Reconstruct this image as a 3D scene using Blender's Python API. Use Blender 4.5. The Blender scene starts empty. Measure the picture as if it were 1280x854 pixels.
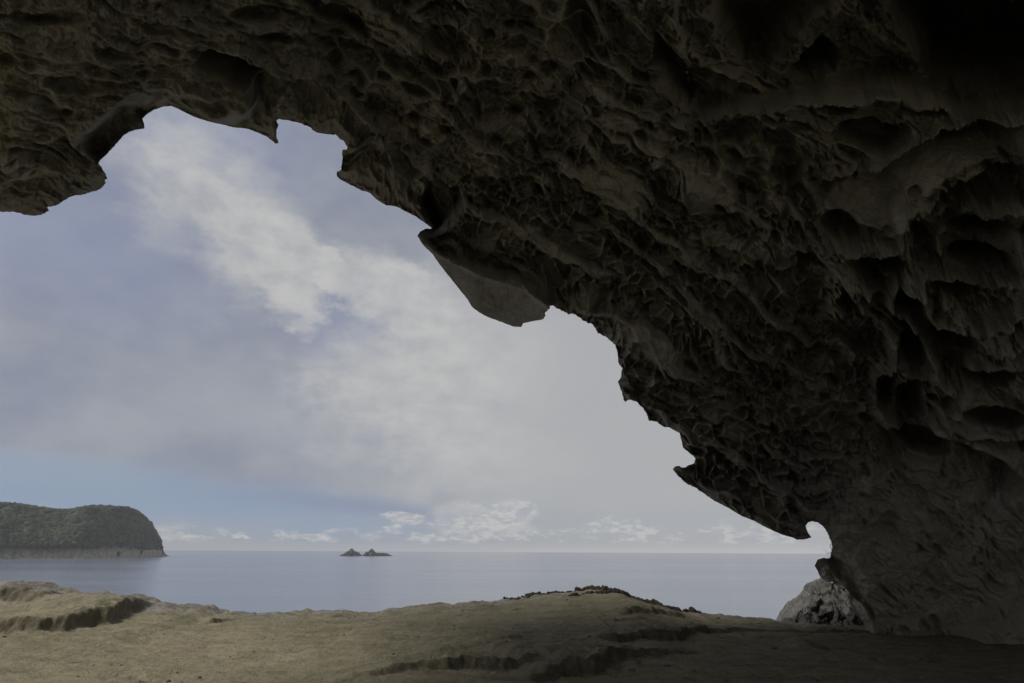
import bpy, math, random
import numpy as np
from mathutils import Vector, Matrix
random.seed(7); RNG = np.random.default_rng(7)
S = bpy.context.scene
col = S.collection
# ------------------------------------------------------------ camera
EYE = np.array([0.0, 0.0, 1.6]); FPX = 711.1; PITCH = math.radians(20.31); ROLL = math.radians(0.29)
cam_d = bpy.data.cameras.new('camera'); cam = bpy.data.objects.new('camera', cam_d); col.objects.link(cam)
cam_d.sensor_width = 36; cam_d.lens = 36*FPX/1280; cam_d.clip_start = 0.05; cam_d.clip_end = 150000
M = Matrix.Rotation(math.pi/2+PITCH, 4, 'X') @ Matrix.Rotation(ROLL, 4, 'Z')
M.translation = Vector(EYE); cam.matrix_world = M; S.camera = cam
MW = np.array(M)[:3, :3]
def rays(px, py):
    """unit directions through points of the 1280x854 photograph"""
    d = np.stack([np.asarray(px, float)-640, 427-np.asarray(py, float), np.full(np.shape(px), -FPX)], -1)
    d /= np.linalg.norm(d, axis=-1, keepdims=True)
    return d @ MW.T
# ------------------------------------------------------------ light
SUN_AZ, SUN_EL = math.radians(-118), math.radians(46)      # azimuth from +Y towards +X
SKY_STRENGTH = 0.1
S.view_settings.view_transform = 'Standard'; S.view_settings.look = 'None'
S.view_settings.exposure = 0.30; S.view_settings.gamma = 1.0
S.view_settings.use_curve_mapping = False
S.render.engine = 'CYCLES'; S.cycles.max_bounces = 10; S.cycles.diffuse_bounces = 8
sd = bpy.data.lights.new('sun', 'SUN'); sun = bpy.data.objects.new('sun', sd); col.objects.link(sun)
sd.energy = 2.8; sd.angle = math.radians(19); sd.color = (1.0, 0.95, 0.87)
sv = Vector((math.sin(SUN_AZ)*math.cos(SUN_EL), math.cos(SUN_AZ)*math.cos(SUN_EL), math.sin(SUN_EL)))
sun.rotation_euler = sv.to_track_quat('Z', 'Y').to_euler()
W = bpy.data.worlds.new('World'); S.world = W; W.use_nodes = True

class NG:
    """small helper to write node maths as expressions"""
    def __init__(s, tree): s.t = tree; s.n = tree.nodes; s.l = tree.links
    def put(s, sock, v):
        if isinstance(v, (int, float)): sock.default_value = v
        elif isinstance(v, tuple):
            sock.default_value = v if len(v) == len(sock.default_value) else tuple(v)+(1.0,)
        else: s.l.new(v, sock)
    def m(s, op, a, b=None, c=None, clamp=False):
        n = s.n.new('ShaderNodeMath'); n.operation = op; n.use_clamp = clamp
        s.put(n.inputs[0], a)
        if b is not None: s.put(n.inputs[1], b)
        if c is not None: s.put(n.inputs[2], c)
        return n.outputs[0]
    def ss(s, x, a, b, lo=0.0, hi=1.0):
        n = s.n.new('ShaderNodeMapRange'); n.interpolation_type = 'SMOOTHSTEP'
        s.put(n.inputs[0], x); n.inputs[1].default_value = a; n.inputs[2].default_value = b
        n.inputs[3].default_value = lo; n.inputs[4].default_value = hi
        return n.outputs[0]
    def mix(s, f, a, b):
        n = s.n.new('ShaderNodeMix'); n.data_type = 'RGBA'
        s.put(n.inputs[0], f); s.put(n.inputs[6], a); s.put(n.inputs[7], b)
        return n.outputs[2]
    def noise(s, vec, scale, detail=4, rough=0.5, dist=0.0, col=False):
        n = s.n.new('ShaderNodeTexNoise'); n.inputs['Scale'].default_value = scale
        n.inputs['Detail'].default_value = detail; n.inputs['Roughness'].default_value = rough
        n.inputs['Distortion'].default_value = dist
        if vec is not None: s.l.new(vec, n.inputs['Vector'])
        return n.outputs[1] if col else n.outputs[0]
    def xyz(s, x, y, z):
        n = s.n.new('ShaderNodeCombineXYZ'); s.put(n.inputs[0], x); s.put(n.inputs[1], y); s.put(n.inputs[2], z)
        return n.outputs[0]
    def sep(s, v):
        n = s.n.new('ShaderNodeSeparateXYZ'); s.l.new(v, n.inputs[0]); return n.outputs
    def mapping(s, v, scale, rot=(0, 0, 0)):
        n = s.n.new('ShaderNodeMapping'); s.l.new(v, n.inputs[0])
        n.inputs['Scale'].default_value = scale; n.inputs['Rotation'].default_value = rot
        return n.outputs[0]

def azel(px, py):
    d = rays(px, py); return math.degrees(math.atan2(d[0], d[1])), math.degrees(math.asin(d[2]))
def build_world():
    g = NG(W.node_tree); W.node_tree.nodes.clear()
    tc = g.n.new('ShaderNodeTexCoord')
    dx, dy, dz = g.sep(tc.outputs['Generated'])
    az = g.m('MULTIPLY', g.m('ARCTAN2', dx, dy), 57.2958)
    el = g.m('MULTIPLY', g.m('ARCSINE', dz), 57.2958)
    # warp for ragged cloud outlines
    P = g.xyz(g.m('MULTIPLY', az, 0.1), g.m('MULTIPLY', el, 0.16), 0.0)
    w1 = g.m('SUBTRACT', g.noise(P, 1.3, 7, 0.58), 0.5)
    w2 = g.m('SUBTRACT', g.noise(g.xyz(g.m('MULTIPLY', az, 0.1), g.m('MULTIPLY', el, 0.16), 7.3), 1.3, 7, 0.58), 0.5)
    f1 = g.m('SUBTRACT', g.noise(P, 6.0, 6, 0.62), 0.5); f2 = g.m('SUBTRACT', g.noise(g.xyz(g.m('MULTIPLY', az, 0.1), g.m('MULTIPLY', el, 0.16), 3.1), 6.0, 6, 0.62), 0.5)
    waz = g.m('ADD', az, g.m('ADD', g.m('MULTIPLY', w1, 9.0), g.m('MULTIPLY', f1, 2.6))); wel = g.m('ADD', el, g.m('ADD', g.m('MULTIPLY', w2, 9.0), g.m('MULTIPLY', f2, 2.6)))
    def blob(px, py, rx, ry, ang, soft, wz=None, we=None):
        """elliptic cloud body: centre and radii in degrees of sky"""
        a0, e0 = azel(px, py)
        u = g.m('SUBTRACT', waz if wz is None else wz, a0); v = g.m('SUBTRACT', wel if we is None else we, e0)
        c, s_ = math.cos(math.radians(ang)), math.sin(math.radians(ang))
        p = g.m('MULTIPLY', g.m('ADD', g.m('MULTIPLY', u, c), g.m('MULTIPLY', v, s_)), 1/rx)
        q = g.m('MULTIPLY', g.m('SUBTRACT', g.m('MULTIPLY', v, c), g.m('MULTIPLY', u, s_)), 1/ry)
        r = g.m('SQRT', g.m('ADD', g.m('MULTIPLY', p, p), g.m('MULTIPLY', q, q)))
        return g.ss(r, 1.0+soft, 1.0-soft)
    def union(ms):
        o = ms[0]
        for m_ in ms[1:]: o = g.m('MAXIMUM', o, m_)
        return o
    sky = g.n.new('ShaderNodeTexSky'); sky.sky_type = 'NISHITA'; sky.sun_disc = False
    sky.sun_elevation = SUN_EL; sky.sun_rotation = SUN_AZ
    sky.air_density = 1.0; sky.dust_density = 0.6; sky.ozone_density = 1.5
    gl = g.n.new('ShaderNodeVectorMath'); gl.operation = 'SCALE'; g.l.new(sky.outputs[0], gl.inputs[0]); gl.inputs['Scale'].default_value = 0.62
    base = gl.outputs[0]
    K = .82/SKY_STRENGTH
    def c3(r, g_, b): return (r*K, g_*K, b*K, 1.0)
    # thin high veil everywhere, thicker to the right where the sun is
    veil_n = g.noise(P, 0.6, 5, 0.5)
    right = g.ss(waz, -22, 18)
    veil = g.m('ADD', g.m('MULTIPLY', right, 0.52), g.m('MULTIPLY', veil_n, 0.75), clamp=True)
    c = g.mix(veil, g.mix(0.45, base, c3(.215, .27, .44)), c3(.395, .405, .425))
    # the grey cloud deck: everything above a ragged lower edge that sinks to the right
    edge = g.m('ADD', g.ss(az, -42, -8, 6.6, 3.6), g.m('MULTIPLY', w2, 3.2))
    deck = g.ss(g.m('SUBTRACT', el, edge), -0.5, 1.3)
    deck = g.m('MULTIPLY', deck, g.ss(wel, 42, 20, 0.9, 1.0))
    tone = g.noise(P, 0.9, 6, 0.55)
    deckc = g.mix(g.ss(tone, 0.3, 0.7), c3(.235, .255, .325), c3(.36, .37, .40))
    deckc = g.mix(g.ss(el, 42, 60, 0, .8), deckc, c3(.43, .44, .47))
    deckc = g.mix(g.ss(waz, -20, 10), deckc, c3(.415, .42, .43))
    c = g.mix(g.m('MULTIPLY', deck, 0.78), c, deckc)
    # blue openings in the deck
    blue = union([blob(90, 300, 10, 4.5, -12, .9), blob(240, 165, 9, 4, 0, .9)])
    c = g.mix(g.m('MULTIPLY', blue, 0.5), c, c3(.215, .262, .42))
    # shaded bellies
    low = union([blob(290, 634, 17, 2.0, -4, .85, az, g.m('ADD', el, g.m('MULTIPLY', w1, 3.0))), blob(60, 628, 16, 1.9, 0, .8, az, el)])
    c = g.mix(g.m('MULTIPLY', low, 0.66), c, c3(.20, .295, .46))
    dark = union([blob(455, 634, 10.5, 0.7, -4, .9, az, g.m('ADD', el, g.m('MULTIPLY', w1, 1.2))), blob(430, 400, 4.5, 3.5, 0, .9)])
    c = g.mix(g.m('MULTIPLY', dark, 0.72), c, c3(.225, .26, .385))
    # sunlit white bodies
    br = union([blob(235, 225, 5.5, 4.0, -50, .9), blob(300, 285, 6.0, 4.6, -42, .55), blob(352, 325, 4.6, 3.6, -50, .35), blob(380, 372, 2.4, 1.8, -60, .5),
                blob(430, 345, 4, 1.6, -10, .4), blob(510, 385, 8, 3.6, -32, .36), blob(455, 490, 6.5, 4.4, -20, .9), blob(540, 540, 10, 4.4, -10, .95), blob(560, 460, 9, 6, 0, .9),
                blob(615, 640, 4.4, 1.7, 14, .4)])
    bt = g.ss(g.noise(P, 2.6, 7, 0.6), 0.25, 0.7)
    c = g.mix(g.m('MULTIPLY', br, g.m('ADD', g.m('MULTIPLY', bt, 0.5), 0.45)), c, c3(.525, .525, .515))
    # cumulus rows low over the horizon
    Q = g.xyz(g.m('MULTIPLY', az, 0.36), g.m('MULTIPLY', el, 1.0), 2.2)
    cn = g.noise(Q, 1.25, 8, 0.62)
    top = g.ss(az, -28, 22, 2.2, 2.9)
    band = g.m('MULTIPLY', g.ss(el, 0.5, 1.1), g.ss(g.m('SUBTRACT', el, top), 0.5, -1.2))
    gate = g.ss(g.noise(g.xyz(g.m('MULTIPLY', az, 0.11), 0.0, 5.0), 1.0, 2, .5), .42, .6, -.05, .07)
    fz = g.m('ADD', az, g.m('MULTIPLY', g.m('SUBTRACT', cn, .5), 6.0)); fe = g.m('ADD', el, g.m('MULTIPLY', f2, 1.0))
    clus = union([blob(632, 645, 3.2, 1.25, 12, .6, fz, fe), blob(768, 657, 2.9, .7, 3, .6, fz, fe), blob(500, 649, 2.4, .7, 0, .7, fz, fe), blob(590, 655, 2.6, .5, 0, .7, fz, fe)])
    cum = g.m('MAXIMUM', g.m('MULTIPLY', g.ss(g.m('ADD', g.m('ADD', cn, gate), g.m('MULTIPLY', band, 0.10)), 0.57, 0.62), band),
              g.m('MULTIPLY', g.ss(clus, .02, .25), g.ss(g.m('ADD', cn, g.m('MULTIPLY', clus, .34)), .64, .74)))
    cumc = g.mix(g.ss(g.noise(Q, 3.4, 5, 0.6), 0.4, 0.6), c3(.38, .40, .44), c3(.56, .56, .55))
    c = g.mix(g.m('MULTIPLY', cum, 0.85), c, cumc)
    # bright strip on the horizon towards the sun
    hz = g.m('MULTIPLY', g.ss(el, 1.1, 0.0), g.ss(az, -30, 25, 0.25, 0.85))
    c = g.mix(hz, c, c3(.49, .49, .50))
    bg = g.n.new('ShaderNodeBackground'); g.l.new(c, bg.inputs[0]); bg.inputs[1].default_value = SKY_STRENGTH
    o = g.n.new('ShaderNodeOutputWorld'); g.l.new(bg.outputs[0], o.inputs[0])
build_world()

# ------------------------------------------------------------ helpers
def sstep(a, b, x):
    t = np.clip((x-a)/(b-a), 0, 1); return t*t*(3-2*t)
def hsh(ix, iy, iz, seed):
    h = (ix.astype(np.int64)*374761393 + iy.astype(np.int64)*668265263 + iz*2147483647 + seed*1274126177) & 0xffffffff
    h = ((h ^ (h >> 13))*1274126177) & 0xffffffff
    h = ((h ^ (h >> 16))*2246822519) & 0xffffffff
    return ((h ^ (h >> 15)) & 0xffffff)/float(0x1000000)
def vnoise2(x, y, seed=0):
    xi = np.floor(x); yi = np.floor(y); fx = x-xi; fy = y-yi
    ux = fx*fx*fx*(fx*(fx*6-15)+10); uy = fy*fy*fy*(fy*(fy*6-15)+10)
    r = 0
    for a in (0, 1):
        for b in (0, 1):
            th = hsh(xi+a, yi+b, 0, seed)*2*math.pi
            d = np.cos(th)*(fx-a)+np.sin(th)*(fy-b)
            r = r + d*(ux if a else 1-ux)*(uy if b else 1-uy)
    return r*1.5
def fbm2(x, y, oct=4, seed=0, rough=0.5):
    r = 0; a = 1; t = 0
    for o in range(oct):
        r = r + a*vnoise2(x*2**o+o*17.1, y*2**o-o*9.7, seed+o*13); t += a; a *= rough
    return r/t
def worley2(x, y, seed=0, jit=0.95):
    xi = np.floor(x); yi = np.floor(y)
    f1 = np.full(x.shape, 9.0); f2 = f1.copy(); idv = np.zeros(x.shape)
    for a in (-1, 0, 1):
        for b in (-1, 0, 1):
            cx = xi+a; cy = yi+b
            px = cx+0.5+jit*(hsh(cx, cy, 1, seed)-0.5); py = cy+0.5+jit*(hsh(cx, cy, 2, seed)-0.5)
            d = np.hypot(px-x, py-y)
            n = d < f1
            f2 = np.where(n, f1, np.minimum(f2, d))
            idv = np.where(n, hsh(cx, cy, 3, seed), idv); f1 = np.where(n, d, f1)
    return f1, f2, idv
def pts(s): return np.array(s, float)
def polyline_d(P, x, y):
    """distance to a polyline, sign (+ = left of travel with y down: i.e. up when going right), parameter 0..1"""
    best = np.full(x.shape, 1e9); sg = np.zeros(x.shape); tt = np.zeros(x.shape)
    L = np.hypot(*(P[1:]-P[:-1]).T); cum = np.concatenate([[0], np.cumsum(L)]); tot = cum[-1]
    for i in range(len(P)-1):
        ax, ay = P[i]; bx, by = P[i+1]; dx, dy = bx-ax, by-ay
        t = np.clip(((x-ax)*dx+(y-ay)*dy)/(dx*dx+dy*dy), 0, 1)
        d = np.hypot(x-ax-t*dx, y-ay-t*dy); n = d < best
        cr = (x-ax)*dy-(y-ay)*dx
        best = np.where(n, d, best); sg = np.where(n, np.sign(cr), sg); tt = np.where(n, (cum[i]+t*L[i])/tot, tt)
    return best, sg, tt
def inside(P, x, y):
    r = np.zeros(x.shape, bool)
    for i in range(len(P)):
        ax, ay = P[i]; bx, by = P[(i+1) % len(P)]
        if ay == by: continue
        c = ((ay > y) != (by > y)) & (x < (bx-ax)*(y-ay)/(by-ay)+ax)
        r ^= c
    return r
def link(name, mesh, mat=None, parent=None, smooth=True):
    o = bpy.data.objects.new(name, mesh); col.objects.link(o)
    if mat: mesh.materials.append(mat)
    if parent: o.parent = parent
    if smooth: mesh.shade_smooth()
    return o
def mesh_from(name, V, F, attr=None):
    """V (n,3); F list of arrays, each (m,k) of one polygon size"""
    me = bpy.data.meshes.new(name); V = np.asarray(V, np.float32)
    me.vertices.add(len(V)); me.vertices.foreach_set('co', V.ravel())
    Fs = [np.asarray(f, np.int32) for f in F if len(f)]
    loops = np.concatenate([f.ravel() for f in Fs]); tot = np.concatenate([np.full(len(f), f.shape[1], np.int32) for f in Fs])
    start = np.concatenate([[0], np.cumsum(tot)[:-1]]).astype(np.int32)
    me.loops.add(len(loops)); me.loops.foreach_set('vertex_index', loops)
    me.polygons.add(len(tot)); me.polygons.foreach_set('loop_start', start)
    try: me.polygons.foreach_set('loop_total', tot)
    except Exception: pass
    me.update(calc_edges=True); me.validate()
    if attr:
        for k, a in attr.items():
            at = me.attributes.new(k, 'FLOAT', 'POINT'); at.data.foreach_set('value', np.asarray(a, np.float32))
    return me
def grid_faces(nx, ny, off=0, wrap=False):
    j, i = np.meshgrid(np.arange(ny-1), np.arange(nx if wrap else nx-1), indexing='ij')
    i2 = (i+1) % nx
    return np.stack([j*nx+i, j*nx+i2, (j+1)*nx+i2, (j+1)*nx+i], -1).reshape(-1, 4)+off
def struct(o, kind='structure', label=None):
    o['kind'] = kind
    if label: o['label'] = label
    return o
def tag(o, label, cat, group=None):
    o['label'] = label; o['category'] = cat
    if group: o['group'] = group
    return o
def new_mat(name):
    m = bpy.data.materials.new(name); m.use_nodes = True
    m.node_tree.nodes.clear(); g = NG(m.node_tree)
    b = g.n.new('ShaderNodeBsdfPrincipled'); o = g.n.new('ShaderNodeOutputMaterial'); g.l.new(b.outputs[0], o.inputs[0])
    tc = g.n.new('ShaderNodeTexCoord')
    return m, g, b, tc.outputs['Object'], o
def bump(g, b, h, dist, strength=1.0):
    n = g.n.new('ShaderNodeBump'); n.inputs['Distance'].default_value = dist; n.inputs['Strength'].default_value = strength
    g.l.new(h, n.inputs['Height']); g.l.new(n.outputs[0], b.inputs['Normal'])
def attr(g, name):
    n = g.n.new('ShaderNodeAttribute'); n.attribute_name = name; return n.outputs['Fac']

# ------------------------------------------------------------ materials
def mat_cave():
    m, g, b, oc, _ = new_mat('cave_sandstone')
    big = g.noise(oc, 0.35, 4, 0.55); mid = g.noise(oc, 2.2, 6, 0.6); fine = g.noise(oc, 16, 6, 0.65)
    strat = g.noise(g.mapping(oc, (0.7, 1.2, 6.0), (0.25, 0.5, 0)), 1.0, 6, 0.6)
    c = g.mix(g.ss(mid, 0.36, 0.62), (.32, .307, .285), (.475, .455, .425))
    c = g.mix(g.ss(big, 0.4, 0.6, 0, 0.6), c, (.33, .325, .305))
    c = g.mix(g.ss(strat, 0.48, 0.66, 0, 0.45), c, (.47, .44, .385))
    c = g.mix(g.ss(fine, 0.5, 0.72, 0, 0.5), c, (.26, .24, .205))
    st = g.noise(g.mapping(oc, (1, 1, .6)), 0.9, 6, .6)
    c = g.mix(g.ss(st, .57, .68, 0, .55), c, (.56, .53, .46)); c = g.mix(g.ss(st, .42, .32, 0, .35), c, (.22, .21, .19))
    # salt-crusted ribs, paler too for the light they catch, painted into the colour
    c = g.mix(g.m('MULTIPLY', attr(g, 'rib'), g.ss(fine, 0.3, 0.6, 0.35, 1.0)), c, (.62, .57, .46))
    hz = g.sep(oc)[2]   # warm tan painted over the lowest wall, offsetting the bluish light there
    c = g.mix(g.ss(g.m('ADD', hz, g.m('MULTIPLY', mid, 2.5)), 4.6, 1.6, 0, .8), c, (.50, .435, .32))
    g.l.new(c, b.inputs['Base Color']); b.inputs['Roughness'].default_value = 0.95; b.inputs['Specular IOR Level'].default_value = 0.15
    h = g.m('ADD', g.m('MULTIPLY', fine, 0.5), g.m('MULTIPLY', g.noise(oc, 60, 4, 0.7), 0.25))
    bump(g, b, h, 0.14, 1.0)
    return m
def mat_ground():
    m, g, b, oc, _ = new_mat('platform_sandstone')
    big = g.noise(oc, 0.3, 5, 0.6); mid = g.noise(g.mapping(oc, (1, 2.2, 1)), 1.6, 7, 0.62); fine = g.noise(oc, 22, 6, 0.7)
    c = g.mix(g.ss(mid, 0.3, 0.7), (.165, .150, .100), (.255, .232, .158))
    c = g.mix(g.ss(big, 0.42, 0.68, 0, 0.45), c, (.255, .225, .155))
    c = g.mix(g.ss(g.noise(oc, 0.8, 5, 0.6), 0.56, 0.7, 0, 0.5), c, (.205, .17, .125))
    c = g.mix(g.ss(fine, 0.52, 0.74, 0, 0.45), c, (.15, .12, .085))
    c = g.mix(attr(g, 'grey'), c, g.mix(g.ss(mid, 0.3, 0.7), (.14, .135, .12), (.27, .255, .22)))
    c = g.mix(g.m('MULTIPLY', attr(g, 'crust_shade'), g.ss(g.noise(oc, 9, 6, .7), .35, .6, .55, 1.0)), c, (.10, .09, .065))  # crusted scabs, and painted shade on step faces and hollows
    g.l.new(c, b.inputs['Base Color']); b.inputs['Roughness'].default_value = 0.97; b.inputs['Specular IOR Level'].default_value = 0.12
    h = g.m('ADD', g.m('MULTIPLY', fine, 0.5), g.m('MULTIPLY', g.noise(oc, 6, 6, 0.65), 1.3))
    h = g.m('ADD', h, g.m('MULTIPLY', g.noise(oc, 70, 3, .7), .2)); bump(g, b, h, 0.06, .9)
    return m
def mat_sea():
    m, g, b, oc, _ = new_mat('sea_water')
    b.inputs['Base Color'].default_value = (.14, .165, .22, 1)
    g.put(b.inputs['Roughness'], g.ss(g.noise(g.mapping(oc, (.12, 1, 1), (0, 0, .1)), .012, 5, .6), .3, .7, .14, .18))
    b.inputs['IOR'].default_value = 1.33
    p = g.mapping(oc, (0.35, 1.0, 1.0), (0, 0, .15))
    h = g.m('ADD', g.m('MULTIPLY', g.noise(p, 0.25, 5, 0.6), 0.5), g.m('MULTIPLY', g.noise(p, 0.03, 4, 0.55), 1.2))
    bump(g, b, h, 0.6, 0.7)
    return m
def mat_rock(name, a, bb, cc, scale=1.0, bd=0.1, veg=False):
    m, g, b, oc, _ = new_mat(name)
    c = g.mix(g.ss(g.noise(oc, 1.2*scale, 7, 0.62), 0.34, 0.66), a, bb)
    c = g.mix(g.ss(g.noise(oc, 4.5*scale, 6, 0.65), 0.5, 0.68, 0, 0.7), c, cc)
    if veg: c = g.mix(attr(g, 'veg'), c, (.022, .032, .018))
    g.l.new(c, b.inputs['Base Color']); b.inputs['Roughness'].default_value = 0.95; b.inputs['Specular IOR Level'].default_value = 0.15
    bump(g, b, g.noise(oc, 7*scale, 7, 0.68), bd, 1.0)
    return m
def mat_boulder():
    m, g, b, oc, _ = new_mat('boulder_stone')
    geo = g.n.new('ShaderNodeNewGeometry'); nz = g.sep(geo.outputs['Normal'])[2]
    col_ = g.mapping(oc, (2.4, 2.4, 1.0))
    c = g.mix(g.ss(g.noise(col_, 1.3, 7, .62), .36, .64), (.062, .057, .060), (.125, .117, .115))  # front face darkened past its own grey to hold shade under the sun
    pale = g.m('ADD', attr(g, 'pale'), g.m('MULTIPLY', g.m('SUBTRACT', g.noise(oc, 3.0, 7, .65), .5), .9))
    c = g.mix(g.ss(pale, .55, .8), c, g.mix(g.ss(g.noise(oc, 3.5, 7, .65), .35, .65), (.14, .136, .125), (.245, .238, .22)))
    c = g.mix(g.ss(g.m('ADD', attr(g, 'rust'), g.m('MULTIPLY', g.noise(oc, 2.5, 5, .6), .5)), .85, 1.15, 0, .75), c, (.36, .19, .09))
    c = g.mix(g.ss(g.noise(col_, 5, 5, .6), .60, .68, 0, .8), c, (.42, .40, .38))
    g.l.new(c, b.inputs['Base Color']); b.inputs['Roughness'].default_value = .95; b.inputs['Specular IOR Level'].default_value = .15
    bump(g, b, g.m('ADD', g.noise(oc, 5, 8, .7), g.noise(g.mapping(oc, (3, 3, .5)), 2, 5, .6)), .25, 1.0)
    return m
def mat_foliage(name, lo, hi):
    m, g, b, oc, _ = new_mat(name)
    c = g.mix(attr(g, 'tone'), lo, hi)
    c = g.mix(g.ss(g.noise(oc, 0.35, 4, .6), .35, .65, 0, .6), c, tuple(x*0.6 for x in lo))
    g.l.new(c, b.inputs['Base Color']); b.inputs['Roughness'].default_value = .9; b.inputs['Specular IOR Level'].default_value = .2
    return m
MAT = dict(cave=mat_cave(), ground=mat_ground(), sea=mat_sea(), boulder=mat_boulder(),
    headrock=mat_rock('shore_cliff', (.26, .235, .21), (.46, .425, .38), (.13, .12, .11), .08, 2.5, veg=True),
    islet=mat_rock('islet_stone', (.030, .031, .033), (.075, .075, .075), (.02, .02, .02), .05, 2.0),
    outcrop=mat_rock('outcrop_stone', (.055, .05, .04), (.14, .125, .10), (.03, .028, .022), 4, .05),
    stone=mat_rock('loose_stone', (.14, .125, .095), (.26, .235, .18), (.09, .08, .06), 5, .015),
    forest=mat_foliage('forest_leaves', (.011, .018, .012, 1), (.080, .092, .048, 1)),
    twig=mat_rock('twig_bark', (.16, .14, .11), (.28, .26, .22), (.1, .09, .07), 8, .003),
    drytwig=mat_rock('dry_twig', (.40, .38, .34), (.55, .52, .47), (.3, .28, .25), 8, .003))

# ------------------------------------------------------------ the opening of the cave: outline of the lip
LIP = pts([(0,264.7),(14,264.7),(24.4,266),(30,268.5),(47,269.6),(56,266.8),(61,263.4),(59.6,258.7),(68.4,257.3),(76,253),(80.6,249.7),
(88,246.5),(93.8,244.3),(105,242.8),(113.5,240.4),(122,237.8),(127.5,234.4),(132.2,228.7),(130.3,226),(133.7,223.5),(131.8,217.5),(127.5,210),
(122.8,204.4),(127.5,197.8),(137,189.4),(145,180),(153.8,169.7),(161,165),(169.7,162),(180.4,160.7),(180,154.7),(177.8,148.5),(182.8,143.4),
(191,137.8),(202.5,133.5),(213.8,132.4),(223,136),(231,140.4),(242.5,146),(260,151.6),(280,156),(291,159),(308,160.6),(321,165.3),(332.5,170),
(340,175.6),(344,179.4),(348.6,179),(346,171.9),(345.6,162.5),(348.4,156),(345.3,151.3),(348.4,148.8),(362.5,150.9),(375.6,154),(386.9,158.8),
(395.3,165.3),(407.5,167.8),(420.6,168.5),(423.4,172.8),(430,176),(434.3,183),(433.4,186.9),(428,186.9),(427.8,192.5),(428,201.9),(426.3,212.2),
(420.6,215),(420.6,220.3),(428,225.9),(439.4,231.5),(452.5,238.4),(461.9,241),(471.3,250),(482.5,256.6),(493.8,257.5),(506.9,264),(520,270.6),
(533,280),(541.6,286.6),(532.2,285.6),(525.6,289.4),(521.9,294.6),(525.6,301.6),(530,307.5),(540.3,316.9),(550.6,331.9),(561,345),(573,360),
(584.4,374),(590,383.4),(599.4,391),(612.5,397.5),(629.4,403.5),(642.5,408.4),(651.9,409),(653.8,404),(666.9,401.6),(680,399),(682.4,394.7),
(681,391),(684.7,389),(683.8,387),(687.5,386.3),(687.5,382.5),(691,382),(698.8,386.6),(710,392),(719.4,392.8),(727.8,399.4),(735,403.6),
(740.6,405.6),(745.3,412),(746.8,416.5),(757.5,420.6),(763,426),(768.8,431.5),(772,439.4),(773,447.8),(772,451.6),(777.8,460),(775.9,472),
(772.5,477),(774.8,484.4),(778,491.9),(779.4,500),(781.9,502.8),(786.6,499.4),(795,502),(802.5,508.8),(807,515),(811,525.6),(820.8,527.5),
(830,533.9),(838.4,534.6),(848.9,541.6),(852.4,550.3),(853.8,560.4),(858,562.7),(864.4,568.6),(868.9,572.8),(868.3,579.6),(861.6,581.3),
(856.6,584.8),(851,584.8),(849.3,582.4),(843.3,583.4),(840.5,586.9),(845.4,592.5),(847.8,595.6),(858,604),(871,610.6),(891.9,625.6),
(910.6,635),(927.5,645.3),(942.5,651),(959.4,660.3),(976,667.8),(992,672.5),(996,674.8),(1006,674.4),(1014.7,672),(1010,666),(1007,657.5),
(1010,653.2),(1015.6,651.5),(1023,653.8),(1030.6,659.4),(1034.4,666),(1039,677),(1040.6,684.7),(1037.3,697.6),(1030.2,697.6),(1021.5,699.4),
(1018.3,707.6),(1022.3,713.8),(1025,720.8),(1034.6,728),(1040.8,727.5),(1047.8,731.3),(1056.6,734.8),(1061,740),(1065.4,754),(1072.4,766.4),
(1079.4,780.5),(1086,800),(1092,860)])
def roughen(P, step=1.6, amp=1.35):
    out = []
    for i in range(len(P)-1):
        a, b = P[i], P[i+1]; L = np.hypot(*(b-a)); n = max(1, int(L/step))
        for k in range(n):
            out.append(a+(b-a)*k/n)
    out.append(P[-1]); Q = np.array(out)
    T = np.gradient(Q, axis=0); T /= np.linalg.norm(T, axis=1, keepdims=True)+1e-9
    s = np.arange(len(Q))*0.37
    n = fbm2(s, s*0+3.3, 4, 5, 0.8)*amp*1.6
    # rough where the rock is honeycombed, smoother under the blade and the bays
    wx = np.interp(Q[:, 0], [0, 130, 170, 330, 420, 470, 545, 660, 690, 880, 900, 1000, 1020, 1090], [1, 1, .35, .5, 1, .7, .3, .6, 1.1, 1.1, .25, .25, .6, .8])
    return Q + np.stack([-T[:, 1], T[:, 0]], 1)*(n*wx)[:, None]
LIPR = roughen(LIP)
OPEN = np.concatenate([pts([(-5200, 2400), (-5200, 900), (-5200, -4600), (-3000, -2300), (-1300, -700), (-620, -60), (-330, 140), (-150, 232), (-60, 262)]),  # unseen left part of the opening, widened to admit light
                       LIPR, pts([(1100, 1100), (1110, 2400)])])

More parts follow.
